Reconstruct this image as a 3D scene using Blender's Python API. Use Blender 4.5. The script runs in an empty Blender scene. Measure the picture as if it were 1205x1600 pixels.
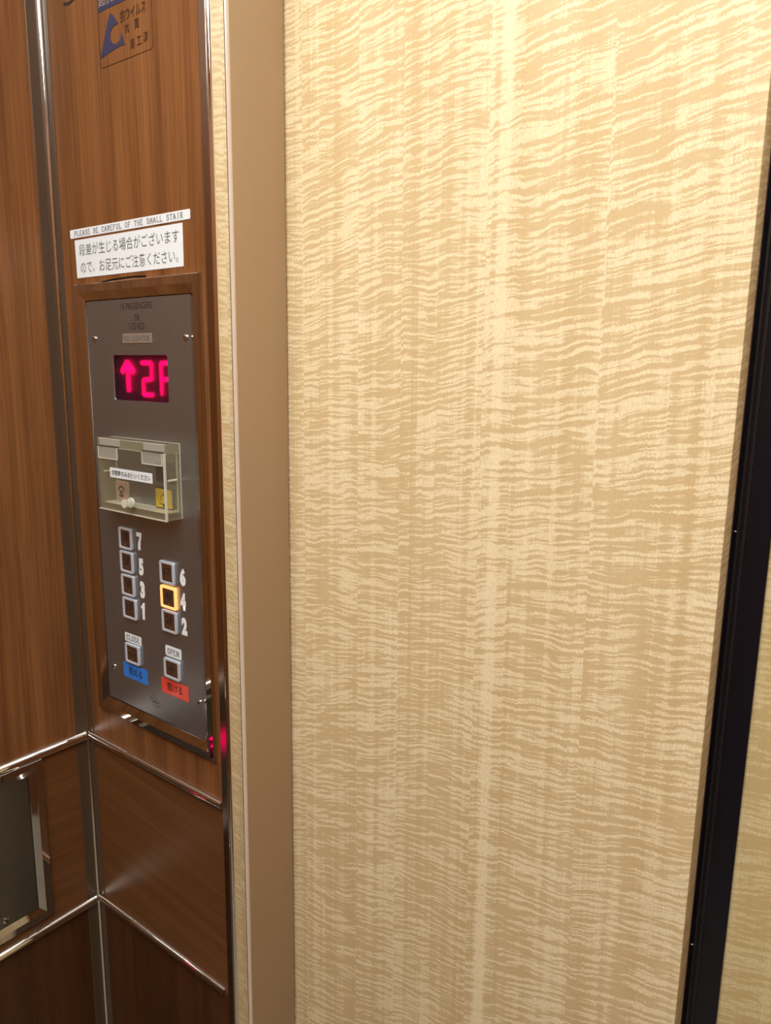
import bpy, bmesh, math, random
from mathutils import Matrix, Vector
random.seed(7)
scene = bpy.context.scene
C = scene.collection

# ------------------------------------------------------------------ camera
cd = bpy.data.cameras.new('camera'); cam = bpy.data.objects.new('camera', cd); C.objects.link(cam)
scene.camera = cam
F_PX, YAW, PIT, ROL = 1159.66, 0.644023, 0.189021, 0.0135138
fw = Vector((-math.sin(YAW)*math.cos(PIT), math.cos(YAW)*math.cos(PIT), -math.sin(PIT)))
rt = fw.cross(Vector((0, 0, 1))).normalized(); up = rt.cross(fw)
rt2 = rt*math.cos(ROL)+up*math.sin(ROL); up2 = -rt*math.sin(ROL)+up*math.cos(ROL)
m = Matrix((rt2, up2, -fw)).transposed().to_4x4(); m.translation = Vector((0.868175, -0.5, 1.484285))
cam.matrix_world = m
cd.sensor_fit = 'HORIZONTAL'; cd.sensor_width = 36.0; cd.lens = F_PX*36.0/1205.0; cd.clip_start = 0.01

# ------------------------------------------------------------------ world, exposure
w = bpy.data.worlds.new('world'); scene.world = w; w.use_nodes = True
w.node_tree.nodes['Background'].inputs[0].default_value = (1.0, 0.86, 0.68, 1)
w.node_tree.nodes['Background'].inputs[1].default_value = 0.02
scene.view_settings.view_transform = 'Standard'; scene.view_settings.look = 'None'
scene.view_settings.gamma = 1.0; scene.view_settings.use_curve_mapping = False
scene.view_settings.exposure = 0.0
LIGHT = 8.0           # strength of the ceiling diffuser
scene.cycles.max_bounces = 10; scene.cycles.transparent_max_bounces = 24
scene.cycles.sample_clamp_indirect = 4.0

# ------------------------------------------------------------------ material helpers
class NT:
    def __init__(s, name):
        s.m = bpy.data.materials.new(name); s.m.use_nodes = True
        s.t = s.m.node_tree; s.b = s.t.nodes['Principled BSDF']; s.out = s.t.nodes['Material Output']
    def n(s, typ, **kw):
        k = s.t.nodes.new(typ)
        for a, v in kw.items(): setattr(k, a, v)
        return k
    def put(s, sock, v):
        if isinstance(v, bpy.types.NodeSocket): s.t.links.new(v, sock)
        else: sock.default_value = v
    def math(s, op, a, b=0.0, c=None, clamp=False):
        k = s.n('ShaderNodeMath', operation=op); k.use_clamp = clamp
        s.put(k.inputs[0], a); s.put(k.inputs[1], b)
        if c is not None: s.put(k.inputs[2], c)
        return k.outputs[0]
    def xyz(s, x, y, z):
        k = s.n('ShaderNodeCombineXYZ'); s.put(k.inputs[0], x); s.put(k.inputs[1], y); s.put(k.inputs[2], z); return k.outputs[0]
    def noise(s, vec, detail=2.0, rough=0.5, scale=1.0):
        k = s.n('ShaderNodeTexNoise'); s.put(k.inputs['Vector'], vec); k.inputs['Scale'].default_value = scale
        k.inputs['Detail'].default_value = detail; k.inputs['Roughness'].default_value = rough; return k.outputs['Fac']
    def ramp(s, v, a, b, lo=0.0, hi=1.0):
        k = s.n('ShaderNodeMapRange'); k.interpolation_type = 'SMOOTHSTEP'
        s.put(k.inputs[0], v); s.put(k.inputs[1], a); s.put(k.inputs[2], b); s.put(k.inputs[3], lo); s.put(k.inputs[4], hi); return k.outputs[0]
    def mix(s, f, a, b):
        k = s.n('ShaderNodeMix', data_type='RGBA'); s.put(k.inputs[0], f); s.put(k.inputs[6], a); s.put(k.inputs[7], b); return k.outputs[2]
    def pos(s):
        g = s.n('ShaderNodeNewGeometry'); k = s.n('ShaderNodeSeparateXYZ'); s.t.links.new(g.outputs['Position'], k.inputs[0]); return k.outputs
    def bump(s, h, strength, dist):
        k = s.n('ShaderNodeBump'); k.inputs['Strength'].default_value = strength; k.inputs['Distance'].default_value = dist
        s.put(k.inputs['Height'], h); s.t.links.new(k.outputs[0], s.b.inputs['Normal'])

def simple(name, col, rough=0.5, metal=0.0, spec=0.5, emit=None, es=0.0, coat=0.0):
    k = NT(name); b = k.b
    b.inputs['Base Color'].default_value = (*col, 1); b.inputs['Roughness'].default_value = rough
    b.inputs['Metallic'].default_value = metal; b.inputs['Specular IOR Level'].default_value = spec
    b.inputs['Coat Weight'].default_value = coat; b.inputs['Coat Roughness'].default_value = 0.08
    if emit: b.inputs['Emission Color'].default_value = (*emit, 1); b.inputs['Emission Strength'].default_value = es
    return k.m

def figured_veneer(name, light, dark, seed=0.0, amp=1.0):
    """Pale ripple-figured veneer: short wavy cross streaks broken at vertical fibres, laid in vertical strips."""
    k = NT(name); x, y, z = k.pos()
    u0 = k.math('ADD', x, y)                                  # runs round the leaf edge too
    u = k.math('ADD', u0, k.math('MULTIPLY', k.math('MULTIPLY', k.math('SUBTRACT', z, 1.3), 0.04), k.math('SUBTRACT', u0, 0.40)))
    strip = seed
    for e, o in ((0.4045, 3.7), (0.4805, 1.9), (0.5345, 5.3), (0.6265, 2.6), (0.7360, 4.1)):
        strip = k.math('ADD', strip, k.math('MULTIPLY', k.math('GREATER_THAN', u, e), o))
    so = k.math('MULTIPLY', strip, 0.0037)
    slope = k.ramp(z, 1.62, 0.75, 0.115, 0.235)
    lean = k.math('MULTIPLY', slope, k.math('SUBTRACT', u, 0.5))
    wl = k.noise(k.xyz(k.math('MULTIPLY', u, 10.0), strip, k.math('MULTIPLY', z, 8.0)), 2.0)
    wm = k.noise(k.xyz(k.math('MULTIPLY', u, 60.0), strip, k.math('MULTIPLY', z, 60.0)), 1.0)
    saw = k.noise(k.xyz(k.math('MULTIPLY', u, 1100.0), 3.0, k.math('MULTIPLY', z, 9.0)), 1.0)
    wn = k.n('ShaderNodeTexWhiteNoise', noise_dimensions='2D')
    cell = k.math('FLOOR', k.math('ADD', k.math('MULTIPLY', u, 74.0), k.math('MULTIPLY', wl, 0.6)))
    k.put(wn.inputs['Vector'], k.xyz(cell, k.math('FLOOR', k.math('MULTIPLY', z, 2.3)), 0.0))
    sub = wn.outputs['Value']
    v = k.math('SUBTRACT', z, lean)
    v = k.math('ADD', v, k.math('MULTIPLY', sub, 0.0016))
    v = k.math('ADD', v, k.math('MULTIPLY', wl, 0.030))
    v = k.math('ADD', v, k.math('MULTIPLY', wm, 0.0042))
    v = k.math('ADD', v, k.math('MULTIPLY', saw, 0.0030))
    v = k.math('ADD', v, so)
    s1 = k.noise(k.xyz(k.math('MULTIPLY', u, 20.0), strip, k.math('MULTIPLY', v, 380.0)), 0.0, 0.5)
    s2 = k.noise(k.xyz(k.math('MULTIPLY', u, 40.0), k.math('ADD', strip, 9.0), k.math('MULTIPLY', v, 760.0)), 0.0, 0.5)
    ph = k.noise(k.xyz(k.math('MULTIPLY', u, 26.0), strip, k.math('MULTIPLY', z, 34.0)), 1.0)
    wave = k.math('SINE', k.math('ADD', k.math('MULTIPLY', v, 860.0), k.math('MULTIPLY', ph, 16.0)))
    streak = k.math('ADD', k.math('MULTIPLY', s1, 0.52), k.math('MULTIPLY', s2, 0.36))
    streak = k.math('ADD', streak, k.math('MULTIPLY', k.math('ADD', wave, 1.0), 0.060))
    calm = k.noise(k.xyz(k.math('MULTIPLY', u, 22.0), strip, k.math('MULTIPLY', z, 14.0)), 2.0)
    col = k.noise(k.xyz(k.math('MULTIPLY', u, 95.0), 1.0, k.math('MULTIPLY', z, 0.9)), 3.0, 0.6)
    thr = k.math('ADD', 0.515, k.math('MULTIPLY', k.math('SUBTRACT', calm, 0.5), 0.18))
    thr = k.math('SUBTRACT', thr, k.math('MULTIPLY', k.math('SUBTRACT', col, 0.5), 0.50))
    thr = k.math('SUBTRACT', thr, k.math('MULTIPLY', k.math('SUBTRACT', sub, 0.5), 0.07))
    pale = k.math('MULTIPLY', k.ramp(u, 0.632, 0.640), k.ramp(u, 0.652, 0.645))
    thr = k.math('SUBTRACT', thr, k.math('MULTIPLY', pale, 0.16))
    f = k.ramp(k.math('SUBTRACT', streak, thr), -0.075, 0.085)
    fib = k.noise(k.xyz(k.math('MULTIPLY', u, 620.0), 5.0, k.math('MULTIPLY', z, 210.0)), 2.0, 0.7)
    broad = k.noise(k.xyz(k.math('MULTIPLY', u, 30.0), 7.0, k.math('MULTIPLY', z, 1.3)), 2.0)
    amount = k.math('ADD', k.math('MULTIPLY', f, 0.66*amp), k.math('MULTIPLY', k.math('SUBTRACT', fib, 0.5), k.math('ADD', 0.45, k.math('MULTIPLY', f, 1.1))))
    amount = k.math('ADD', amount, k.math('MULTIPLY', k.math('SUBTRACT', broad, 0.5), 0.5))
    amount = k.math('ADD', amount, k.math('ADD', 0.16, k.math('MULTIPLY', pale, 0.12)), clamp=True)
    k.t.links.new(k.mix(amount, (*dark, 1), (*light, 1)), k.b.inputs['Base Color'])
    k.b.inputs['Roughness'].default_value = 0.42; k.b.inputs['Specular IOR Level'].default_value = 0.35
    k.bump(fib, 0.05, 0.0004)
    return k.m

def brown_wood(name, horizontal=False, light=(0.30, 0.126, 0.041), dark=(0.120, 0.042, 0.011)):
    k = NT(name); x, y, z = k.pos()
    u = k.math('ADD', x, k.math('MULTIPLY', y, 1.0))
    a, b_ = (z, u) if horizontal else (u, z)
    if horizontal: a = k.math('ADD', a, k.math('MULTIPLY', u, 0.10))
    wob = k.noise(k.xyz(k.math('MULTIPLY', a, 9.0), 2.0, k.math('MULTIPLY', b_, 1.4)), 1.0)
    a = k.math('ADD', a, k.math('MULTIPLY', wob, 0.012))
    band = k.noise(k.xyz(k.math('MULTIPLY', a, 46.0), 0.0, k.math('MULTIPLY', b_, 0.8)), 3.0, 0.55)
    fine = k.noise(k.xyz(k.math('MULTIPLY', a, 420.0), 1.0, k.math('MULTIPLY', b_, 6.0)), 2.0, 0.6)
    pore = k.noise(k.xyz(k.math('MULTIPLY', a, 1300.0), 4.0, k.math('MULTIPLY', b_, 45.0)), 1.0, 0.5)
    f = k.math('ADD', k.math('MULTIPLY', k.ramp(band, 0.3, 0.7), 0.5), k.math('MULTIPLY', k.ramp(fine, 0.3, 0.7), 0.42))
    f = k.math('SUBTRACT', f, k.ramp(pore, 0.6, 0.74, 0.0, 0.3), clamp=True)
    k.t.links.new(k.mix(f, (*dark, 1), (*light, 1)), k.b.inputs['Base Color'])
    k.b.inputs['Roughness'].default_value = 0.40; k.b.inputs['Specular IOR Level'].default_value = 0.45
    k.bump(pore, 0.05, 0.0003)
    return k.m

def brushed(name, col, rough, aniso=0.0):
    k = NT(name); x, y, z = k.pos()
    u = k.math('ADD', x, y)
    g = k.noise(k.xyz(k.math('MULTIPLY', u, 1600.0), 1.0, k.math('MULTIPLY', z, 12.0)), 2.0, 0.6)
    c = k.mix(g, (col[0]*0.86, col[1]*0.86, col[2]*0.86, 1), (col[0]*1.1, col[1]*1.1, col[2]*1.1, 1))
    k.t.links.new(c, k.b.inputs['Base Color'])
    k.b.inputs['Metallic'].default_value = 1.0
    k.put(k.b.inputs['Roughness'], k.ramp(g, 0.3, 0.7, rough*0.9, rough*1.1))
    return k.m

def acrylic(name, tint, milk, milkcol):
    """Clear plastic: mostly straight-through with a Fresnel gloss, plus a little cloudiness."""
    k = NT(name); t = k.t; t.nodes.remove(k.b)
    tr = k.n('ShaderNodeBsdfTransparent'); tr.inputs[0].default_value = (*tint, 1)
    di = k.n('ShaderNodeBsdfDiffuse'); di.inputs[0].default_value = (*milkcol, 1)
    gl = k.n('ShaderNodeBsdfGlossy'); gl.inputs['Roughness'].default_value = 0.04
    m1 = k.n('ShaderNodeMixShader'); m1.inputs[0].default_value = milk
    t.links.new(tr.outputs[0], m1.inputs[1]); t.links.new(di.outputs[0], m1.inputs[2])
    fr = k.n('ShaderNodeFresnel'); fr.inputs[0].default_value = 1.49
    m2 = k.n('ShaderNodeMixShader'); ge = k.n('ShaderNodeNewGeometry'); t.links.new(k.math('MULTIPLY', fr.outputs[0], k.math('SUBTRACT', 1.0, ge.outputs['Backfacing'])), m2.inputs[0])
    t.links.new(m1.outputs[0], m2.inputs[1]); t.links.new(gl.outputs[0], m2.inputs[2])
    t.links.new(m2.outputs[0], k.out.inputs[0])
    return k.m

def smoked(name):
    k = NT(name); b = k.b
    b.inputs['Base Color'].default_value = (0.66, 0.08, 0.40, 1); b.inputs['Transmission Weight'].default_value = 1.0
    b.inputs['Roughness'].default_value = 0.48; b.inputs['IOR'].default_value = 1.3
    return k.m

def painted_tan(name):
    k = NT(name); x, y, z = k.pos()
    g = k.noise(k.xyz(k.math('MULTIPLY', x, 700.0), k.math('MULTIPLY', y, 700.0), k.math('MULTIPLY', z, 700.0)), 2.0)
    k.b.inputs['Base Color'].default_value = (0.40, 0.275, 0.162, 1)
    k.b.inputs['Roughness'].default_value = 0.30
    k.bump(g, 0.12, 0.0003)
    return k.m

def terrazzo(name):
    k = NT(name); x, y, z = k.pos()
    g = k.noise(k.xyz(k.math('MULTIPLY', x, 60.0), k.math('MULTIPLY', y, 60.0), 0.0), 4.0, 0.7)
    k.t.links.new(k.mix(k.ramp(g, 0.36, 0.46), (0.10, 0.08, 0.06, 1), (0.34, 0.32, 0.26, 1)), k.b.inputs['Base Color'])
    k.b.inputs['Roughness'].default_value = 0.35
    return k.m

def satin_steel(name, col, rough, metal):
    m_ = brushed(name, col, rough); m_.node_tree.nodes['Principled BSDF'].inputs['Metallic'].default_value = metal; return m_

M = dict(
    veneer=figured_veneer('figured_veneer', (0.93, 0.825, 0.565), (0.64, 0.48, 0.245)),
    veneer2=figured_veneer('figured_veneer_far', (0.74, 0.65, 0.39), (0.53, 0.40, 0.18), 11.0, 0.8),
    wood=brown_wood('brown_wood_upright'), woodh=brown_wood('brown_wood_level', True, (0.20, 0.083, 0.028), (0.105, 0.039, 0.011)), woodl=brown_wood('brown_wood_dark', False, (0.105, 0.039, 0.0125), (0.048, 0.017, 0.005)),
    chrome=simple('chrome', (0.82, 0.80, 0.77), 0.045, 1.0),
    bronze=simple('polished_bronze_steel', (0.44, 0.39, 0.34), 0.14, 1.0),
    corner=simple('satin_bronze_steel', (0.105, 0.068, 0.044), 0.30, 0.25),
    frame=simple('mirror_steel', (0.62, 0.61, 0.60), 0.05, 1.0),
    steel=satin_steel('brushed_steel', (0.37, 0.395, 0.41), 0.36, 0.90),
    steel2=satin_steel('brushed_steel_dark', (0.21, 0.21, 0.18), 0.32, 0.90),
    screw=simple('screw_steel', (0.75, 0.75, 0.73), 0.18, 1.0),
    black=simple('black_rubber', (0.012, 0.011, 0.014), 0.35), blackp=simple('black_enamel', (0.007, 0.007, 0.012), 0.25, spec=0.35),
    hole=simple('black_recess', (0.004, 0.002, 0.003), 0.8, spec=0.1),
    tan=painted_tan('tan_paint'), ink=simple('black_ink', (0.02, 0.018, 0.018), 0.6), navy=simple('navy_ink', (0.035, 0.036, 0.09), 0.5),
    outline=simple('dark_brown_ink', (0.06, 0.025, 0.012), 0.5),
    white=simple('white_film', (0.86, 0.94, 1.0), 0.32), whitep=simple('white_print', (0.92, 0.97, 1.0), 0.35),
    greyink=simple('grey_ink', (0.13, 0.14, 0.16), 0.5),
    nameplate=simple('pale_nameplate', (0.50, 0.43, 0.36), 0.35, 0.6),
    cap=simple('bronze_button_cap', (0.16, 0.085, 0.045), 0.28, 0.55),
    ring=simple('unlit_ring', (0.52, 0.57, 0.66), 0.25, coat=0.4),
    ringlit=simple('lit_ring', (0.8, 0.42, 0.2), 0.3, emit=(1.0, 0.40, 0.11), es=1.25),
    copper=simple('copper_dot', (0.75, 0.42, 0.30), 0.2, 0.9),
    blue=simple('blue_film', (0.035, 0.22, 0.78), 0.3), red=simple('red_film', (0.78, 0.075, 0.045), 0.22),
    yellow=simple('yellow_plate', (0.72, 0.53, 0.015), 0.35), beige=simple('beige_plate', (0.48, 0.34, 0.26), 0.35),
    maroon=simple('maroon_lens', (0.035, 0.008, 0.010), 0.12),
    led=simple('red_led', (0.2, 0, 0.02), 0.4, emit=(1.0, 0.0, 0.12), es=7.0),
    smoked=smoked('smoked_red_lens'),
    clear=acrylic('clear_acrylic', (0.96, 0.96, 0.93), 0.03, (0.8, 0.8, 0.7)),
    block=acrylic('clear_acrylic_block', (0.95, 0.94, 0.86), 0.17, (0.62, 0.60, 0.44)),
    edge=acrylic('polished_acrylic_edge', (0.95, 0.95, 0.9), 0.62, (0.88, 0.88, 0.80)),
    hinge=acrylic('clear_plastic_hinge', (0.94, 0.95, 0.92), 0.20, (0.85, 0.88, 0.82)),
    pin=simple('dark_hinge_pin', (0.10, 0.09, 0.075), 0.3), pinw=simple('white_pin', (0.85, 0.85, 0.82), 0.3),
    floor=terrazzo('dark_floor'), ceil=simple('cream_ceiling', (0.72, 0.66, 0.55), 0.6),
    lamp=simple('lit_diffuser', (0.9, 0.9, 0.9), 0.5, emit=(1.0, 0.97, 0.90), es=LIGHT),
    bead=simple('jamb_highlight_paint', (0.74, 0.63, 0.55), 0.14, coat=0.6),  # paler than the tan paint, to paint in the jamb edge highlight
    lint=simple('pale_speck', (0.8, 0.8, 0.75), 0.6),
)

# ------------------------------------------------------------------ object helpers
WORLD = {}
def empty(name, loc, rot=None):
    o = bpy.data.objects.new(name, None); C.objects.link(o); o.empty_display_size = 0.02
    mw = Matrix.Translation(Vector(loc)) @ (rot or Matrix.Identity(4)); o.matrix_world = mw; WORLD[o.name] = mw
    return o
def tag(o, label=None, cat=None, group=None, kind=None):
    if label: o['label'] = label
    if cat: o['category'] = cat
    if group: o['group'] = group
    if kind: o['kind'] = kind
    return o
def obj(name, bm, mat, parent=None, origin=None, smooth=False, label=None):
    """link a bmesh given in world coordinates as one mesh object"""
    if parent is not None: mw = WORLD[parent.name]
    else: mw = Matrix.Translation(Vector(origin or (0, 0, 0)))
    bm.transform(mw.inverted())
    bmesh.ops.recalc_face_normals(bm, faces=bm.faces)
    me = bpy.data.meshes.new(name); bm.to_mesh(me); bm.free()
    me.materials.append(mat)
    if smooth:
        for p in me.polygons: p.use_smooth = True
        me.set_sharp_from_angle(angle=math.radians(35))
    o = bpy.data.objects.new(name, me); C.objects.link(o)
    if parent is not None: o.parent = parent
    else: o.matrix_world = mw
    WORLD[o.name] = mw
    if label: o['label'] = label
    return o
def NB(): return bmesh.new()
def box(bm, x0, x1, y0, y1, z0, z1, bev=0.0, seg=2, T=None):
    t = bmesh.new()
    r = bmesh.ops.create_cube(t, size=1.0)
    bmesh.ops.scale(t, vec=(x1-x0, y1-y0, z1-z0), verts=t.verts)
    bmesh.ops.translate(t, vec=((x0+x1)/2, (y0+y1)/2, (z0+z1)/2), verts=t.verts)
    if bev: bmesh.ops.bevel(t, geom=list(t.edges), offset=bev, segments=seg, profile=0.5, affect='EDGES')
    if T: t.transform(T)
    me = bpy.data.meshes.new('tmp'); t.to_mesh(me); t.free(); bm.from_mesh(me); bpy.data.meshes.remove(me); return bm
def cyl(bm, p0, p1, r, seg=20, r2=None, cap=True):
    p0, p1 = Vector(p0), Vector(p1); d = p1-p0
    t = bmesh.new()
    bmesh.ops.create_cone(t, cap_ends=cap, segments=seg, radius1=r, radius2=r if r2 is None else r2, depth=d.length)
    q = d.to_track_quat('Z', 'Y').to_matrix().to_4x4(); q.translation = (p0+p1)/2
    t.transform(q)
    me = bpy.data.meshes.new('tmp'); t.to_mesh(me); t.free(); bm.from_mesh(me); bpy.data.meshes.remove(me); return bm
def sweep(bm, prof, p0, p1):
    """closed profile of 3-D points at p0 copied to p1"""
    a = [bm.verts.new(Vector(q)+Vector(p0)) for q in prof]; b = [bm.verts.new(Vector(q)+Vector(p1)) for q in prof]
    n = len(prof)
    for i in range(n): bm.faces.new((a[i], a[(i+1) % n], b[(i+1) % n], b[i]))
    bm.faces.new(a); bm.faces.new(b[::-1]); return bm
def rrect(x0, x1, z0, z1, r, seg=5):
    pts = []
    for cx, cz, a0 in ((x1-r, z1-r, 0), (x0+r, z1-r, 90), (x0+r, z0+r, 180), (x1-r, z0+r, 270)):
        for i in range(seg+1):
            a = math.radians(a0+90*i/seg); pts.append((cx+r*math.cos(a), cz+r*math.sin(a)))
    return pts
def rect(x0, x1, z0, z1): return [(x0, z0), (x1, z0), (x1, z1), (x0, z1)]
def plane_poly(outlines, y0, y1, bevel=0.0):
    """filled outlines (holes by even-odd) in the XZ plane, between depth y0 (front, smaller) and y1"""
    cu = bpy.data.curves.new('tmp', 'CURVE'); cu.dimensions = '2D'; cu.fill_mode = 'BOTH'
    cu.extrude = max((y1-y0)/2-bevel, 0.0); cu.bevel_depth = bevel; cu.bevel_resolution = 1
    if bevel: cu.offset = -bevel
    for pts in outlines:
        s = cu.splines.new('POLY'); s.points.add(len(pts)-1); s.use_cyclic_u = True
        for p, (x, z) in zip(s.points, pts): p.co = (x, z, 0, 1)
    return curve_bm(cu, (y0+y1)/2)
def curve_bm(cu, y):
    o = bpy.data.objects.new('tmp', cu); C.objects.link(o)
    dg = bpy.context.evaluated_depsgraph_get(); me = bpy.data.meshes.new_from_object(o.evaluated_get(dg), depsgraph=dg)
    bm = bmesh.new(); bm.from_mesh(me)
    bpy.data.objects.remove(o); bpy.data.curves.remove(cu); bpy.data.meshes.remove(me)
    bmesh.ops.remove_doubles(bm, verts=bm.verts, dist=1e-7)
    for v in bm.verts: v.co = Vector((v.co.x, y - v.co.z, v.co.y))
    return bm
def text_bm(s, x0, x1, z0, z1, y, weight=0.0, depth=0.00015, fit=True):
    """lettering stretched into the box x0..x1, z0..z1 on the plane y"""
    cu = bpy.data.curves.new('tmp', 'FONT'); cu.body = s; cu.size = 1.0; cu.offset = weight; cu.resolution_u = 3
    cu.fill_mode = 'BOTH'
    bm = curve_bm(cu, 0)
    xs = [v.co.x for v in bm.verts]; zs = [v.co.z for v in bm.verts]
    ax, bx, az, bz = min(xs), max(xs), min(zs), max(zs)
    for v in bm.verts:
        v.co = Vector((x0+(v.co.x-ax)/(bx-ax)*(x1-x0), y, z0+(v.co.z-az)/(bz-az)*(z1-z0)))
    return bm
def ribbon(bm, pts, wd, y, closed=False):
    """flat stroke of width wd (or per-direction pair) through (x,z) points, facing -Y"""
    P = [Vector(p) for p in pts]; n = len(P); L = []; R = []
    for i in range(n):
        a = P[(i-1) % n] if (closed or i > 0) else P[i]; b = P[(i+1) % n] if (closed or i < n-1) else P[i]
        d = (b-a).normalized(); nn = Vector((-d.y, d.x))
        ww = wd if not isinstance(wd, tuple) else wd[0]*abs(nn.x)+wd[1]*abs(nn.y)
        L.append(bm.verts.new((P[i].x+nn.x*ww/2, y, P[i].y+nn.y*ww/2))); R.append(bm.verts.new((P[i].x-nn.x*ww/2, y, P[i].y-nn.y*ww/2)))
    for i in range(n if closed else n-1):
        j = (i+1) % n
        try: bm.faces.new((L[i], L[j], R[j], R[i]))
        except ValueError: pass
    return bm
def arc(cx, cy, rx, ry, a0, a1, n=9): return [(cx+rx*math.cos(math.radians(a0+(a1-a0)*i/n)), cy+ry*math.sin(math.radians(a0+(a1-a0)*i/n))) for i in range(n+1)]

# Roman letters with serifs, as strokes in a unit cell
SERIF = {
 'P': [[(.2,0),(.2,1)], [(.2,1)]+arc(.5,.75,.32,.25,90,-90)+[(.2,.5)], [(.05,0),(.38,0)], [(.05,1),(.3,1)]],
 'L': [[(.2,0),(.2,1)], [(.05,1),(.38,1)], [(.05,0),(.85,0),(.87,.22)]],
 'E': [[(.2,0),(.2,1)], [(.05,1),(.78,1),(.8,.82)], [(.2,.52),(.62,.52)], [(.05,0),(.82,0),(.86,.2)]],
 'F': [[(.2,0),(.2,1)], [(.05,1),(.8,1),(.82,.8)], [(.2,.5),(.6,.5)], [(.05,0),(.38,0)]],
 'A': [[(.1,0),(.48,1)], [(.48,1),(.86,0)], [(.24,.35),(.72,.35)], [(0,0),(.24,0)], [(.7,0),(1,0)]],
 'S': [[(.8,.75),(.76,.9)]+arc(.48,.77,.3,.23,60,250,8)+arc(.5,.26,.33,.26,70,-150,9)+[(.15,.28)]],
 'B': [[(.2,0),(.2,1)], [(.05,1)]+arc(.48,.77,.26,.23,90,-90)+[(.2,.54)], [(.48,.54)]+arc(.5,.27,.34,.27,90,-90)+[(.05,0)]],
 'C': [arc(.5,.5,.38,.5,38,322,16)+[(.84,.3)], [(.82,.72),(.82,.95)]],
 'R': [[(.2,0),(.2,1)], [(.05,1)]+arc(.48,.76,.3,.24,90,-90)+[(.2,.52)], [(.46,.52),(.82,0),(.98,0)], [(.05,0),(.36,0)]],
 'U': [[(.2,1),(.2,.3)]+arc(.5,.3,.3,.3,180,360,8)+[(.8,1)], [(.05,1),(.36,1)], [(.66,1),(.95,1)]],
 'O': [arc(.5,.5,.38,.5,0,360,20)],
 'T': [[(.5,0),(.5,1)], [(.08,.8),(.1,1),(.9,1),(.92,.8)], [(.33,0),(.67,0)]],
 'H': [[(.2,0),(.2,1)], [(.8,0),(.8,1)], [(.2,.52),(.8,.52)], [(.05,0),(.35,0)], [(.65,0),(.95,0)], [(.05,1),(.35,1)], [(.65,1),(.95,1)]],
 'M': [[(.15,0),(.2,1)], [(.2,1),(.5,.08),(.8,1)], [(.8,1),(.86,0)], [(.02,0),(.3,0)], [(.7,0),(1,0)]],
 'I': [[(.5,0),(.5,1)], [(.32,0),(.68,0)], [(.32,1),(.68,1)]],
 'N': [[(.18,0),(.18,1)], [(.18,1),(.8,0)], [(.8,0),(.8,1)], [(.05,0),(.32,0)], [(.66,1),(.95,1)]],
}
def serif_bm(s, x0, x1, z0, z1, y, thick=0.16, thin=0.09):
    bm = NB(); n = len(s); cw = (x1-x0)/n; h = z1-z0
    for i, ch in enumerate(s):
        for st in SERIF.get(ch, []):
            pts = [(x0+cw*(i+0.06+0.88*px), z0+pz*h) for px, pz in st]
            pts = [p for j, p in enumerate(pts) if j == 0 or (p[0]-pts[j-1][0])**2+(p[1]-pts[j-1][1])**2 > 1e-12]
            ribbon(bm, pts, (h*thick, h*thin), y)
    return bm
def xform(bm, T): bm.transform(T); return bm

# ------------------------------------------------------------------ the setting: lift car about 1.47 m wide, 1.5 m deep
WX, DY, HZ = 1.47, -1.50, 2.35
X1 = 0.2835                     # end of the left return panel
S = lambda o, l, c=None: tag(o, l, c, kind='structure')
S(obj('floor', box(NB(), -0.1, WX+0.1, DY-0.1, 0.30, -0.05, 0.0), M['floor']), 'pale marbled floor of the lift car with dark patches')
S(obj('ceiling', box(NB(), -0.1, WX+0.1, DY-0.1, 0.30, HZ, HZ+0.05), M['ceil']), 'cream ceiling of the lift car')
def rail_profile(r, axis):      # half-round, flat side on the wall
    pts = []
    for i in range(13):
        a = math.pi*i/12
        pts.append((0, -r*math.sin(a), r*math.cos(a)) if axis == 'x' else (r*math.sin(a), 0, r*math.cos(a)))
    return pts
# left wall: backing, with three wood panels between chrome rails
wl = S(obj('wall_left', box(NB(), -0.10, -0.012, DY-0.1, 0.05, 0, HZ), M['black']), 'left wall faced with brown wood panels between chrome rails')
TL = Matrix.Rotation(math.pi/2, 4, 'Z')          # front-facing work turned onto the left wall: x -> world y, -y -> world +x
pb = xform(plane_poly([rect(DY, -0.0186, 1.0, HZ)], 0, 0.012), TL); obj('panel', pb, M['wood'], wl, label='upper panel with upright grain')
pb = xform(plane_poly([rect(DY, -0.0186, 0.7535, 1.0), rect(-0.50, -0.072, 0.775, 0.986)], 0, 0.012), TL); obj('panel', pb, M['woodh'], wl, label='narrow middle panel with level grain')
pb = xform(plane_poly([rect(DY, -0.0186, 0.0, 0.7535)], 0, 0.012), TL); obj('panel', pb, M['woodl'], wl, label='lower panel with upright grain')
# front wall left of the doorway
wf = S(obj('wall_front', box(NB(), -0.10, 0.2690, 0.030, 0.12, 0, HZ), M['black']), 'front return wall faced with brown wood panels beside the doorway')
cut = rect(0.039, 0.260, 1.054, 1.574)
obj('panel', plane_poly([rect(0.0134, 0.2695, 1.0, HZ), cut], 0, 0.030), M['wood'], wf, label='upper panel around the control panel, upright grain')
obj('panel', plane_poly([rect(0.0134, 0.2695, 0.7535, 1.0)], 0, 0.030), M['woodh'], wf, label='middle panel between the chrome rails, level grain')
obj('panel', plane_poly([rect(0.0134, 0.2695, 0.0, 0.7535)], 0, 0.030), M['woodl'], wf, label='lower panel, upright grain')
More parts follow.
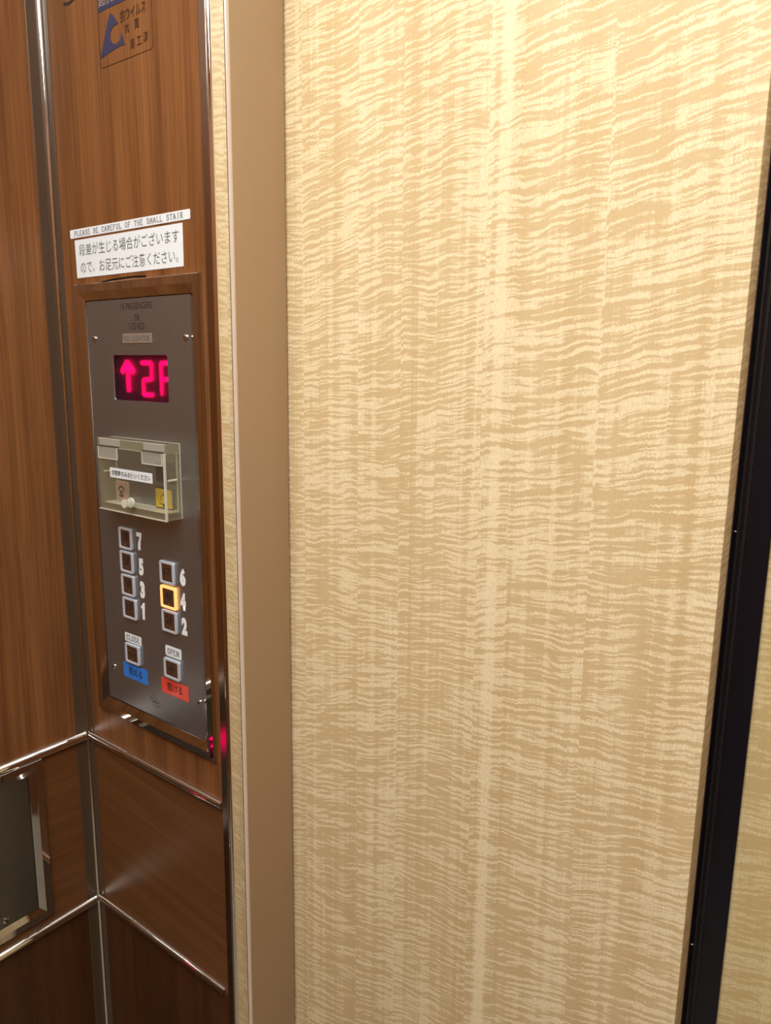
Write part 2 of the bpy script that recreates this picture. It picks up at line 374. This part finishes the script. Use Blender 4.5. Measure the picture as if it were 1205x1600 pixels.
# right-hand counterpart, back and right walls (outside the frame, seen in reflections)
wfr = S(obj('wall_front_right', box(NB(), 1.20, WX, 0.0, 0.12, 0, HZ), M['wood']), 'brown wood return wall right of the doorway')
wr = S(obj('wall_right', box(NB(), WX, WX+0.1, DY, 0.12, 0, HZ), M['wood']), 'right wall of brown wood')
wb = S(obj('wall_back', box(NB(), 0, WX, DY-0.1, DY, 0, HZ), M['wood']), 'back wall of brown wood')
S(obj('wall_landing', box(NB(), 0.10, 1.40, 0.24, 0.28, 0, HZ), M['black']), 'dark shaft side behind the door leaves')
S(obj('wall_header', box(NB(), 0.2845, 1.20, 0.0, 0.095, 2.12, HZ), M['tan']), 'tan painted header above the doorway')

# corner trim: two flat flanges and a chrome bead
t1 = S(obj('trim_1', box(NB(), 0.0, 0.0134, -0.0012, 0.03, 0, HZ, 0.0004, 1), M['corner']), 'polished metal corner trim with a bright bead between left and front walls')
obj('flange', box(NB(), -0.012, 0.0012, -0.0186, 0.0, 0, HZ, 0.0004, 1), M['corner'], t1)
obj('bead', cyl(NB(), (0.0024, -0.0030, 0), (0.0024, -0.0030, HZ), 0.0025, 24), M['chrome'], t1, smooth=True, label='bright chrome bead')
# end trim of the return panel
t2 = S(obj('trim_2', box(NB(), 0.2695, 0.2795, -0.0012, 0.03, 0, HZ, 0.0004, 1), M['bronze']), 'polished metal end trim on the return wall beside the doorway')
obj('bead', cyl(NB(), (0.2805, 0.0018, 0), (0.2805, 0.0018, HZ), 0.0030, 28), M['chrome'], t2, smooth=True, label='bright chrome nosing')
obj('return_strip', box(NB(), 0.2785, 0.2835, 0.0022, 0.0172, 0, HZ), M['mirror'] if 'mirror' in M else M['chrome'], t2, label='narrow mirror strip reflecting the pale door')
# rails
def rail(n, z, wall, r, label):
    if wall == 'front':
        e = 0.2695 if z > 0.9 else 0.2650
        b = sweep(NB(), rail_profile(r, 'x'), (0.0155, 0, z), (e, 0, z))
        o = obj('trim_%d' % n, b, M['chrome'], smooth=True)
        obj('end_piece', sweep(NB(), rail_profile(r*0.93, 'x'), (0.0050, 0, z), (0.0149, 0, z)), M['chrome'], o, smooth=True)
    else:
        b = sweep(NB(), rail_profile(r, 'y'), (0, DY, z), (0, -0.0105, z))
        o = obj('trim_%d' % n, b, M['chrome'], smooth=True)
        obj('end_piece', sweep(NB(), rail_profile(r*0.93, 'y'), (0, -0.0100, z), (0, -0.0060, z)), M['chrome'], o, smooth=True)
    return S(o, label)
rail(3, 1.0000, 'front', 0.0056, 'upper half-round chrome rail on the front return wall')
rail(4, 0.7535, 'front', 0.0052, 'lower half-round chrome rail on the front return wall')
rail(5, 1.0000, 'left', 0.0066, 'upper half-round chrome rail on the left wall')
rail(6, 0.7535, 'left', 0.0060, 'lower half-round chrome rail on the left wall')
# painted steel jamb
t7 = S(obj('trim_7', box(NB(), 0.2690, 0.2845, 0.0182, 0.0975, 0, HZ, 0.0045, 4), M['tan'], smooth=True), 'tan painted steel door jamb left of the pale door')
obj('edge_highlight', cyl(NB(), (0.2812, 0.0214, 0), (0.2812, 0.0214, HZ), 0.0037, 24), M['bead'], t7, smooth=True, label='glossy rounded jamb edge with its highlight put into the pale colour')  # added pale bead: highlight on the jamb's rounded edge, put into the colour
obj('sealant', box(NB(), 0.2800, 0.2832, 0.0170, 0.0186, 0, HZ), M['black'], t7, label='dark joint line')
sc = NB(); ribbon(sc, [(0.0, 0.0), (0.006, 0.0012), (0.011, 0.0045), (0.0185, 0.0068)], 0.00035, 0)
sc.transform(Matrix.Translation((0.28458, 0.0785, 0.8455)) @ Matrix.Rotation(math.pi/2, 4, 'Z'))
obj('scratch', sc, M['outline'], t7, label='fine dark scratch low on the jamb')

# ------------------------------------------------------------------ door leaves
d1 = tag(empty('elevator_door', (0.475, 0.11, 0.01)), 'pale figured wood sliding door leaf, the large near one', 'door', 'sliding door leaves')
obj('leaf_panel', box(NB(), 0.2000, 0.7425, 0.0985, 0.1225, 0.01, 2.11, 0.0004, 1), M['veneer'], d1)
obj('edge_strip', box(NB(), 0.7410, 0.7432, 0.1222, 0.1236, 0.01, 2.11), M['outline'], d1)
d2 = tag(empty('elevator_door', (0.98, 0.14, 0.01)), 'pale figured wood door leaf set back right of the black strip', 'door', 'sliding door leaves')
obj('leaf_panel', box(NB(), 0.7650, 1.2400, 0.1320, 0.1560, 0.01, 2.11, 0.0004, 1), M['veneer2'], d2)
sb = NB(); box(sb, 0.7350, 0.7700, 0.1290, 0.1560, 0.01, 2.11, 0.0008, 2)
obj('edge_channel', sb, M['blackp'], d2, label='wide black enamelled leading edge')
obj('seal', cyl(NB(), (0.7462, 0.1287, 0.01), (0.7462, 0.1287, 2.11), 0.0018, 12), M['black'], d2, smooth=True, label='black rubber seal')
obj('seal', box(NB(), 0.7495, 0.7520, 0.1280, 0.1292, 0.01, 2.11, 0.0004, 2), M['black'], d2, label='black rubber seal')

# ------------------------------------------------------------------ mitred bezel
def bezel(x0, x1, z0, z1, prof):
    """prof: (outset, y) pairs from the plate edge outward"""
    bm = NB(); rings = []
    for o_, y in prof:
        rings.append([bm.verts.new(p) for p in ((x0-o_, y, z0-o_), (x1+o_, y, z0-o_), (x1+o_, y, z1+o_), (x0-o_, y, z1+o_))])
    for a, b in zip(rings, rings[1:]):
        for i in range(4): bm.faces.new((a[i], a[(i+1) % 4], b[(i+1) % 4], b[i]))
    return bm
BZ = [(0.0, 0.002), (0.0, -0.0008), (0.0004, -0.0010), (0.0088, -0.0048), (0.0094, -0.0050), (0.0176, -0.0050), (0.0180, -0.0046), (0.0184, 0.001)]

# ------------------------------------------------------------------ control panel
cop = tag(empty('elevator_control_panel', (0.149, 0, 1.052)), 'tall brushed steel lift control panel with floor buttons and red display', 'control panel')
PX0, PX1, PZ0, PZ1 = 0.055, 0.2435, 1.070, 1.558
obj('frame', bezel(PX0, PX1, PZ0, PZ1, BZ), M['frame'], cop, label='mirror polished mitred frame')
DX0, DX1, DZ0, DZ1 = 0.1025, 0.2015, 1.4466, 1.4968
obj('faceplate', plane_poly([rect(PX0+0.0008, PX1-0.0008, PZ0+0.0008, PZ1-0.0008), rrect(DX0, DX1, DZ0, DZ1, 0.003)], 0.0, 0.002), M['steel'], cop)
obj('backing', box(NB(), PX0-0.004, PX1+0.004, 0.0125, 0.029, PZ0-0.004, PZ1+0.004), M['hole'], cop)
disp = obj('display', plane_poly([rrect(DX0+0.0002, DX1-0.0002, DZ0+0.0002, DZ1-0.0002, 0.003)], 0.0020, 0.0035), M['smoked'], cop, label='floor display window with glowing red arrow and 2F')
def seg7(bm, segs, w, y):
    for a, b in segs: ribbon(bm, [a, b], w, y)
gl = NB(); GY = 0.0072; WD = 0.0037
ribbon(gl, [(0.1208, 1.4565), (0.1208, 1.4865)], 0.0052, GY)
ribbon(gl, [(0.1095, 1.4775), (0.1208, 1.4895)], 0.0062, GY-0.0001); ribbon(gl, [(0.1321, 1.4775), (0.1208, 1.4895)], 0.0062, GY-0.0002)
two = [(0.1462, 1.4885), (0.1645, 1.4885), (0.1645, 1.4710), (0.1490, 1.4700), (0.1485, 1.4535), (0.1660, 1.4540)]
for i, (a, b) in enumerate(zip(two, two[1:])): ribbon(gl, [a, b], WD, GY-0.00005*i)
for i, (a, b) in enumerate([((0.1812, 1.4540), (0.1812, 1.4890)), ((0.1812, 1.4885), (0.2010, 1.4885)), ((0.1812, 1.4712), (0.1990, 1.4712))]): ribbon(gl, [a, b], WD, GY-0.00005*i)
obj('glyphs', gl, M['led'], disp, label='red up arrow and 2F')
gp = NB(); ribbon(gp, [(0.088, 1.5770), (0.112, 1.5786), (0.134, 1.5791), (0.150, 1.5794), (0.172, 1.5783)], 0.0016, -0.0002)
obj('gap', gp, M['hole'], cop, label='dark ragged gap along the top of the frame')
# engraved heading and nameplate
obj('lettering', text_bm('15 PASSENGERS', 0.1236, 0.1800, 1.5455, 1.5525, -0.00015, -0.002), M['ink'], cop)
obj('lettering', text_bm('OR', 0.1475, 0.1567, 1.5332, 1.5400, -0.00015, 0.004), M['ink'], cop)
obj('lettering', text_bm('1125 KGS', 0.1372, 0.1648, 1.5195+0.0045, 1.5312, -0.00015, -0.004), M['ink'], cop)
npl = obj('nameplate', box(NB(), 0.1245, 0.1770, -0.0008, 0.0, 1.5095, 1.5198, 0.0002, 1), M['nameplate'], cop, label='small pale plate reading NO.1 ELEVATOR')
obj('lettering', text_bm('NO.1 ELEVATOR', 0.1275, 0.1742, 1.5116, 1.5176, -0.0010, 0.004), M['greyink'], npl)
def screw(x, z, parent, ang=0.6):
    b = cyl(NB(), (x, 0, z), (x, -0.0012, z), 0.0029, 20); cyl(b, (x, -0.0012, z), (x, -0.0020, z), 0.0029, 20, 0.0016)
    s_ = obj('screw', b, M['screw'], parent, smooth=True)
    c = NB(); d = 0.0013
    for a in (ang, ang+math.pi/2):
        ribbon(c, [(x-d*math.cos(a), z-d*math.sin(a)), (x+d*math.cos(a), z+d*math.sin(a))], 0.0007, -0.00206)
    obj('slot', c, M['hole'], s_)
for x, z, a in ((0.0690, 1.5152, .5), (0.2335, 1.5145, .9), (0.0695, 1.1140, .2), (0.2345, 1.1140, 1.1)): screw(x, z, cop, a)

def button(x0, x1, z0, z1, text, label, lit=False, icon=None, dots=()):
    r = obj('button', plane_poly([rrect(x0, x1, z0, z1, 0.0025), rrect(x0+0.0036, x1-0.0036, z0+0.0030, z1-0.0030, 0.0012)], -0.0030, 0.0, 0.0005), M['ringlit'] if lit else M['ring'], cop, label=label)
    obj('button_cap', plane_poly([rrect(x0+0.0037, x1-0.0037, z0+0.0031, z1-0.0031, 0.0011)], -0.0022, 0.0), M['cap'], r)
    cx, cz = (x0+x1)/2, (z0+z1)/2
    if text: obj('lettering', text_bm(text, cx-0.0062, cx+0.0062, cz-0.0030, cz+0.0062, -0.0024, 0.01), M['ink'], r)
    if icon: obj('symbol', icon(cx, cz, -0.0024), M['ink'], r)
    if dots:
        b = NB()
        for dx, dz in dots: 
            t = cyl(b, (cx+dx, -0.0020, cz+dz), (cx+dx, -0.0030, cz+dz), 0.0007, 8, 0.0004)
        obj('braille', b, M['copper'], r, smooth=True)
    return r
BT = [('7', 0.0988, 1.2720, 0.1243), ('5', 0.0988, 1.2435, 0.1245), ('3', 0.0990, 1.2148, 0.1247), ('1', 0.0992, 1.1862, 0.1263),
      ('6', 0.1752, 1.2438, 0.2010), ('4', 0.1748, 1.2150, 0.2030), ('2', 0.1752, 1.1865, 0.2022)]
DIG = {'7': (0.1308, 0.1403, 1.2747), '5': (0.1330, 0.1416, 1.2441), '3': (0.1334, 0.1421, 1.2164), '1': (0.1328, 0.1398, 1.1900),
       '6': (0.2087, 0.2182, 1.2456), '4': (0.2079, 0.2170, 1.2172), '2': (0.2086, 0.2178, 1.1883)}
for k_, x0, z0, x1 in BT:
    dots = {'7': [(-.001, -.0068)], '5': [(-.004, -.0005), (-.002, -.006)], '3': [(-.0035, .001), (-.0035, -.0025), (.001, -.0065)], '6': [(-.001, .0015), (-.001, -.002)],
            '4': [(.001, -.0075)], '2': [(-.002, .004), (.002, -.0075)]}.get(k_, [])
    button(x0, x1, z0, z0+0.0262, k_+'F', ('floor button marked %sF' % k_)+(', ring lit orange' if k_ == '4' else ''), k_ == '4', dots=dots)
    a, b, c = DIG[k_]
    if k_ == '1': nb = plane_poly([[(0.1352, c), (0.1396, c), (0.1396, c+.0208), (0.1372, c+.0208), (0.1360, c+.0186), (0.1328, c+.0160), (0.1328, c+.0128), (0.1352, c+.0145)]], -0.0004, -0.00005)
    elif k_ == '7': nb = plane_poly([[(a, c+.0208), (b, c+.0208), (b, c+.0165), (a+.0074, c+.0100), (a+.0068, c), (a+.0022, c), (a+.0030, c+.0090), (a+.0060, c+.0158), (a, c+.0158)]], -0.0004, -0.00005)
    else: nb = text_bm(k_, a-0.0003, b+0.0003, c, c+0.0208, -0.0004, 0.075)
    obj('number_sticker', nb, M['whitep'], cop, label='white number %s' % k_)
def tri(pts, b, y):
    b.faces.new([b.verts.new((p[0], y, p[1])) for p in pts])
def ic_close(cx, cz, y):
    b = NB(); tri([(cx-.0062, cz+.003), (cx-.001, cz), (cx-.0062, cz-.003)], b, y); tri([(cx+.0062, cz+.003), (cx+.001, cz), (cx+.0062, cz-.003)], b, y)
    ribbon(b, [(cx, cz-.006), (cx, cz+.006)], .0010, y-.00003); return b
def ic_open(cx, cz, y):
    b = NB(); tri([(cx-.0064, cz), (cx-.0014, cz+.0032), (cx-.0014, cz-.0032)], b, y); tri([(cx+.0064, cz), (cx+.0014, cz+.0032), (cx+.0014, cz-.0032)], b, y)
    ribbon(b, [(cx, cz-.0065), (cx, cz+.0065)], .0011, y-.00003); return b
button(0.0990, 0.1275, 1.1290, 1.1540, None, 'door close button with two arrowheads', icon=ic_close, dots=[(-.004, .0035), (.002, .001), (.004, -.001), (0, -.0055)])
button(0.1750, 0.2040, 1.1300, 1.1540, None, 'door open button with two arrowheads', icon=ic_open, dots=[(.002, .001), (.0012, -.002)])
def sticker(x0, x1, z0, z1, mat, parent, label, y=-0.0003, r=0.0008, name='sticker', rot=0.0):
    return obj(name, plane_poly([rrect(x0, x1, z0, z1, r, 3)], y, 0.0), mat, parent, label=label)
s_ = sticker(0.0968, 0.1298, 1.1551, 1.1658, M['white'], cop, 'white sticker reading CLOSE'); obj('lettering', serif_bm('CLOSE', 0.1000, 0.1270, 1.1573, 1.1638, -0.0005), M['greyink'], s_)
s_ = sticker(0.1764, 0.2053, 1.1562, 1.1686, M['white'], cop, 'white sticker reading OPEN', r=0.002); obj('lettering', serif_bm('OPEN', 0.1800, 0.2020, 1.1590, 1.1655, -0.0005), M['greyink'], s_)
s_ = sticker(0.0900, 0.1390, 1.1072, 1.1264, M['blue'], cop, 'blue sticker with black Japanese lettering'); obj('lettering', text_bm('閉める', 0.1020, 0.1285, 1.1120, 1.1220, -0.0005, 0.006), M['ink'], s_)
s_ = sticker(0.1660, 0.2158, 1.1080, 1.1266, M['red'], cop, 'red sticker with black Japanese lettering'); obj('lettering', text_bm('開ける', 0.1775, 0.2050, 1.1130, 1.1230, -0.0005, 0.006), M['ink'], s_)
# engraved five-sided emblem
em = NB(); P5 = [(0.1425, 1.0940), (0.1505, 1.0985), (0.1600, 1.0905), (0.1618, 1.0872), (0.1535, 1.0838), (0.1490, 1.0858)]
ribbon(em, P5, 0.0006, -0.0002, True); ribbon(em, arc(0.1485, 1.0920, 0.0028, 0.0024, 0, 360, 14), 0.0007, -0.00022)
ribbon(em, [(0.1500, 1.0895), (0.1535, 1.0912), (0.1575, 1.0893)], 0.0008, -0.00023); ribbon(em, [(0.1520, 1.0885), (0.1550, 1.0895), (0.1565, 1.0872)], 0.0006, -0.00024)
obj('emblem', em, M['ink'], cop, label='small engraved five-sided emblem')
# keys under the clear cover
b_ = obj('phone_button', box(NB(), 0.0985, 0.1218, -0.0028, 0, 1.3305, 1.3530, 0.0006, 2), M['beige'], cop, label='beige button with a telephone symbol')
ph = NB(); ribbon(ph, arc(0.1098, 1.3425, 0.0052, 0.0045, 15, 165, 10), 0.0022, -0.00295)
for sx in (-1, 1): ribbon(ph, [(0.1098+sx*0.0060, 1.3425), (0.1098+sx*0.0036, 1.3425)], 0.0022, -0.00297)
body = [(0.1098-.0018, 1.3425), (0.1098+.0018, 1.3425), (0.1098+.0040, 1.3370), (0.1098+.0040, 1.3348), (0.1098-.0040, 1.3348), (0.1098-.0040, 1.3370)]
tri(body, ph, -0.00299); obj('symbol', ph, M['outline'], b_)
dl = NB(); ribbon(dl, arc(0.1098, 1.3382, 0.0014, 0.0014, 0, 360, 12), 0.0006, -0.0031); obj('dial', dl, M['beige'], b_)
yb = obj('alarm_button', plane_poly([rrect(0.1738, 0.2047, 1.3300, 1.3540, 0.001)], -0.0022, 0), M['outline'], cop, label='yellow button with a bell symbol')
obj('button_cap', plane_poly([rrect(0.1755, 0.2030, 1.3318, 1.3522, 0.0008)], -0.0034, -0.0010), M['yellow'], yb)
bl = NB(); cx, cz = 0.1895, 1.3405
ribbon(bl, [(cx, cz+.0088), (cx, cz+.0050)], 0.0008, -0.0036)
ribbon(bl, [(cx-.0075, cz-.0050), (cx-.0048, cz+.0010)]+arc(cx, cz+.0012, .0046, .0042, 175, 5, 8)+[(cx+.0048, cz+.0010), (cx+.0075, cz-.0050)], 0.0009, -0.0036, True)
tri([(cx-.0016, cz-.0052), (cx+.0016, cz-.0052), (cx+.0010, cz-.0082), (cx-.0010, cz-.0082)], bl, -0.0036)
obj('symbol', bl, M['outline'], yb)
obj('indicator_lens', box(NB(), 0.1752, 0.2065, -0.0022, 0, 1.3600, 1.3820, 0.0010, 3), M['maroon'], cop, label='dark maroon lens above the bell button')

# ------------------------------------------------------------------ clear acrylic cover
ac = tag(empty('acrylic_cover', (0.154, 0, 1.3225)), 'clear acrylic hinged box over the phone and bell buttons', 'cover')
AX0, AX1, AZ0, AZ1, AY = 0.0912, 0.2170, 1.3225, 1.4042, -0.0182
T_ = 0.0085
fr = NB()
for q in ((AX0, AX1, AZ1-0.0100, AZ1), (AX0, AX1, AZ0, AZ0+0.0075), (AX0, AX0+T_, AZ0+0.0075, AZ1-0.0100), (AX1-0.0060, AX1, AZ0+0.0075, AZ1-0.0100)):
    box(fr, q[0], q[1], AY, -0.0002, q[2], q[3], 0.0002, 1)
obj('box_frame', fr, M['block'], ac)
fe = NB()
box(fe, AX0, AX1, AY-0.0001, AY+0.0005, AZ1-0.0105, AZ1-0.0100); box(fe, AX0+T_, AX1-0.006, -0.0012, -0.0002, AZ0+0.0075, AZ0+0.0085)
box(fe, AX0+T_-.0003, AX0+T_+.0004, -0.0012, -0.0002, AZ0+0.0075, AZ1-.01); box(fe, AX1-.0063, AX1-.0057, -0.0012, -0.0002, AZ0+0.0075, AZ1-.01)
box(fe, AX0, AX1, AY-0.0001, AY+0.0005, AZ1-0.0004, AZ1+0.0001); box(fe, AX1-.0003, AX1+.0002, -0.0008, -0.0002, AZ0, AZ1); box(fe, AX0, AX1, -0.0008, -0.0002, AZ1-.0003, AZ1+.0002)
box(fe, AX0+T_, AX1-0.006, AY, -0.0002, AZ0+0.0073, AZ0+0.0077)
obj('frame_edge', fe, M['edge'], ac, label='bright edges of the clear block')
ld = obj('lid', box(NB(), AX0+0.0002, AX1-0.0008, AY-0.0028, AY-0.0003, AZ0-0.0005, AZ1-0.0095, 0.0003, 2), M['clear'], ac, label='clear hinged lid')
lx0, lx1, lz0, lz1 = AX0, AX1-0.0006, AZ0-0.0007, AZ1-0.0093
ed = NB(); box(ed, lx1-0.0012, lx1+0.0001, AY-0.0029, AY-0.0003, lz0, lz1); obj('edge', ed, M['edge'], ld, label='bright polished edge')
ed = NB(); box(ed, lx0, lx1-0.0012, AY-0.0029, AY-0.0003, lz0, lz0+0.0008); obj('edge', ed, M['edge'], ld, label='bright polished edge')
kn = NB(); cyl(kn, (0.1560, AY-0.0028, 1.3360), (0.1560, AY-0.0125, 1.3360), 0.0052, 24)
k_ = obj('knob', kn, M['hinge'], ld, smooth=True, label='clear round knob'); kf = NB(); cyl(kf, (0.1560, AY-0.0125, 1.3360), (0.1560, AY-0.0129, 1.3360), 0.0049, 24)
obj('knob_face', kf, M['edge'], k_, smooth=True)
kf = NB(); cyl(kf, (0.1560, AY-0.0029, 1.3360), (0.1560, AY-0.0046, 1.3360), 0.0057, 24); obj('knob_collar', kf, M['edge'], k_, smooth=True)
s_ = sticker(0.1180, 0.1962, 1.3612, 1.3722, M['white'], ld, 'white strip with black Japanese lettering', name='sticker')
for v in s_.data.vertices: v.co.y += AY-0.0030
obj('lettering', text_bm('非常時のみお使いください', 0.1215, 0.1930, 1.3634, 1.3698, AY-0.0035, 0.012), M['ink'], s_)
for hx0, hx1 in ((0.0975, 0.1352), (0.1800, 0.2155)):
    h = obj('hinge', box(NB(), hx0, hx1, AY-0.0040, AY-0.0030, 1.3815, 1.3955, 0.0002, 1), M['hinge'], ac)
    obj('hinge_leaf', box(NB(), hx0, hx1, AY-0.0014, AY-0.0002, 1.3965, 1.4040, 0.0002, 1), M['hinge'], h)
    obj('hinge_pin', cyl(NB(), (hx0-0.001, AY-0.0036, 1.3961), (hx1+0.001, AY-0.0036, 1.3961), 0.0011, 12), M['pin'], h, smooth=True)
    ff = NB()
    for (q0, q1, w0, w1) in ((hx0, hx1, 1.3815, 1.3825), (hx0, hx0+.001, 1.3815, 1.3955), (hx1-.001, hx1, 1.3815, 1.3955)):
        box(ff, q0, q1, AY-0.0043, AY-0.0040, w0, w1)
    obj('hinge_rim', ff, M['edge'], h)
for x, z in ((0.0955, 1.3650), (0.2135, 1.3650)):
    obj('pin', cyl(NB(), (x, -0.0035, z), (x, -0.0145, z), 0.0013, 12), M['pinw'], ac, smooth=True, label='short white pin in the side')

# ------------------------------------------------------------------ signs on the wood above the control panel
sg = tag(empty('warning_strip', (0.139, 0, 1.628)), 'narrow white strip reading PLEASE BE CAREFUL OF THE SMALL STAIR', 'sticker')
s_ = obj('film', plane_poly([rrect(0.0318, 0.2474, 1.6282, 1.6376, 0.0015, 4)], -0.0004, 0.0), M['white'], sg)
obj('lettering', serif_bm('PLEASE BE CAREFUL OF THE SMALL STAIR', 0.0405, 0.2370, 1.6303, 1.6355, -0.0006), M['greyink'], sg)
sg = tag(empty('notice_sign', (0.139, 0, 1.584)), 'white notice with two lines of black Japanese text above the control panel', 'sign')
obj('film', plane_poly([[(0.0412, 1.5840), (0.2350, 1.5842), (0.2347, 1.6258), (0.0402, 1.6258)]], -0.0004, 0.0), M['white'], sg)
obj('lettering', text_bm('段差が生じる場合がございます', 0.0490, 0.2290, 1.6078, 1.6208, -0.0006, -0.004), M['greyink'], sg)
obj('lettering', text_bm('ので、お足元にご注意ください。', 0.0500, 0.2270, 1.5888, 1.6018, -0.0006, -0.004), M['greyink'], sg)
cs = tag(empty('coating_sticker', (0.155, 0, 1.7915)), 'clear sticker with navy arrowhead mark and Japanese text near the top', 'sticker')
ol = NB(); ribbon(ol, rrect(0.1102, 0.1995, 1.7918, 1.8900, 0.0035, 5), 0.0006, -0.0003, True); obj('outline', ol, M['outline'], cs)
hb = NB(); tri([(0.1104, 1.8450), (0.1993, 1.8450), (0.1993, 1.8640), (0.1104, 1.8640)], hb, -0.0003); hb_ = obj('header_band', hb, M['navy'], cs)
obj('lettering', text_bm('超抗菌', 0.1120, 0.1500, 1.8490, 1.8590, -0.0005, 0.01), M['nameplate'], hb_)
mk = [(0.1095, 1.8012), (0.1155, 1.8110), (0.1215, 1.8230), (0.1272, 1.8335), (0.1312, 1.8392), (0.1350, 1.8375), (0.1400, 1.8325), (0.1440, 1.8270)]
mk += arc(0.1395, 1.8180, 0.0100, 0.0088, 78, 335, 20)
mk += [(0.1478, 1.8185), (0.1515, 1.8120), (0.1540, 1.8055), (0.1450, 1.8058), (0.1330, 1.8045), (0.1210, 1.8030)]
obj('mark', plane_poly([mk], -0.0004, -0.0001), M['navy'], cs, label='navy arrowhead mark with a round bite')
for tx, q in (('抗ウイルス', (0.1480, 0.1905, 1.8262, 1.8378)), ('抗', (0.1550, 0.1620, 1.8150, 1.8240)), ('菌', (0.1715, 0.1790, 1.8155, 1.8245)), ('施', (0.1630, 0.1700, 1.7990, 1.8085)), ('工', (0.1742, 0.1815, 1.8000, 1.8075)), ('済', (0.1850, 0.1925, 1.8000, 1.8095))):
    obj('lettering', text_bm(tx, *q, -0.0004, 0.004), M['outline'], cs)
bd = NB(); ribbon(bd, [(0.0472, 1.8690), (0.0520, 1.8680), (0.0590, 1.8672), (0.0660, 1.8690), (0.0730, 1.8705), (0.0790, 1.8730)], 0.0028, -0.0003)
ribbon(bd, [(0.0790, 1.8730), (0.0800, 1.8900), (0.0520, 1.8910)], 0.0028, -0.00035)
tag(obj('brush_mark_decal', bd, M['ink'], origin=(0.065, 0, 1.868)), 'curved black decal cut off by the top edge left of the sticker', 'decal')
# small marks
for (x, y, z) in ((0.7438, 0.1262, 1.3620), (0.7436, 0.1262, 0.9870)):
    obj('lint', box(NB(), x, x+0.0016, y, y+0.0008, z, z+0.0008, 0.0002, 1), M['lint'], d1, label='tiny pale fleck of lint')

# ------------------------------------------------------------------ low panel on the left wall between the rails
lp = tag(empty('side_control_panel', (0, -0.285, 0.775)), 'low steel side panel in a mirror frame between the left wall rails', 'control panel')
QX0, QX1, QZ0, QZ1 = -0.485, -0.0855, 0.7865, 0.9830
BZ2 = [(0.0, 0.002), (0.0, -0.0008), (0.0004, -0.0010), (0.0078, -0.0042), (0.0082, -0.0044), (0.0172, -0.0044), (0.0176, -0.0040), (0.0180, 0.001)]
def BL(bm): return xform(bm, TL)
bz = bezel(QX0, QX1, QZ0+0.003, QZ1-0.006, BZ2)
obj('frame', BL(bz), M['frame'], lp, label='mirror polished mitred frame')
obj('faceplate', BL(plane_poly([rect(QX0+0.0006, QX1-0.0006, QZ0+0.0036, QZ1-0.0066), rrect(-0.262, -0.212, 0.872, 0.912, 0.002)], 0.0, 0.002)), M['steel2'], lp)
obj('backing', BL(box(NB(), QX0, QX1, 0.009, 0.0118, QZ0, QZ1-0.003)), M['hole'], lp)
g2 = NB()
ribbon(g2, [(-0.2560, 0.8790), (-0.2560, 0.9040)], 0.0040, 0.004); ribbon(g2, [(-0.2600, 0.8970), (-0.2560, 0.9060), (-0.2520, 0.8970)], 0.0032, 0.0038)
for a, b in (((-0.2440, 0.9050), (-0.2340, 0.9050)), ((-0.2340, 0.9050), (-0.2340, 0.8920)), ((-0.2340, 0.8920), (-0.2440, 0.8920)), ((-0.2440, 0.8920), (-0.2440, 0.8790)), ((-0.2440, 0.8790), (-0.2340, 0.8790)),
             ((-0.2270, 0.8790), (-0.2270, 0.9050)), ((-0.2270, 0.9050), (-0.2170, 0.9050)), ((-0.2270, 0.8920), (-0.2190, 0.8920))): ribbon(g2, [a, b], 0.0030, 0.004)
obj('glyphs', BL(g2), M['led'], lp, label='red floor display figures')
bs = cyl(NB(), (-0.128, 0, 0.7985), (-0.128, -0.0012, 0.7985), 0.0036, 20); cyl(bs, (-0.128, -0.0012, 0.7985), (-0.128, -0.0022, 0.7985), 0.0036, 20, 0.0018)
ss = obj('screw', BL(bs), M['screw'], lp, smooth=True)
cc = NB()
for a in (0.4, 0.4+math.pi/2): ribbon(cc, [(-0.128-.0016*math.cos(a), 0.7985-.0016*math.sin(a)), (-0.128+.0016*math.cos(a), 0.7985+.0016*math.sin(a))], 0.0008, -0.00226)
obj('slot', BL(cc), M['hole'], ss)

# ------------------------------------------------------------------ ceiling light
cl = tag(empty('ceiling_light', (0.74, -0.62, HZ)), 'square lit ceiling light panel with a metal rim', 'light')
LX0, LX1, LY0, LY1 = 0.10, 1.37, -1.22, -0.24
obj('diffuser', box(NB(), LX0, LX1, LY0, LY1, HZ-0.030, HZ-0.012, 0.002, 1), M['lamp'], cl)
rm = NB()
for q in ((LX0-.03, LX1+.03, LY0-.03, LY0), (LX0-.03, LX1+.03, LY1, LY1+.03), (LX0-.03, LX0, LY0, LY1), (LX1, LX1+.03, LY0, LY1)): box(rm, *q, HZ-0.035, HZ, 0.002, 1)
obj('rim', rm, M['chrome'], cl)
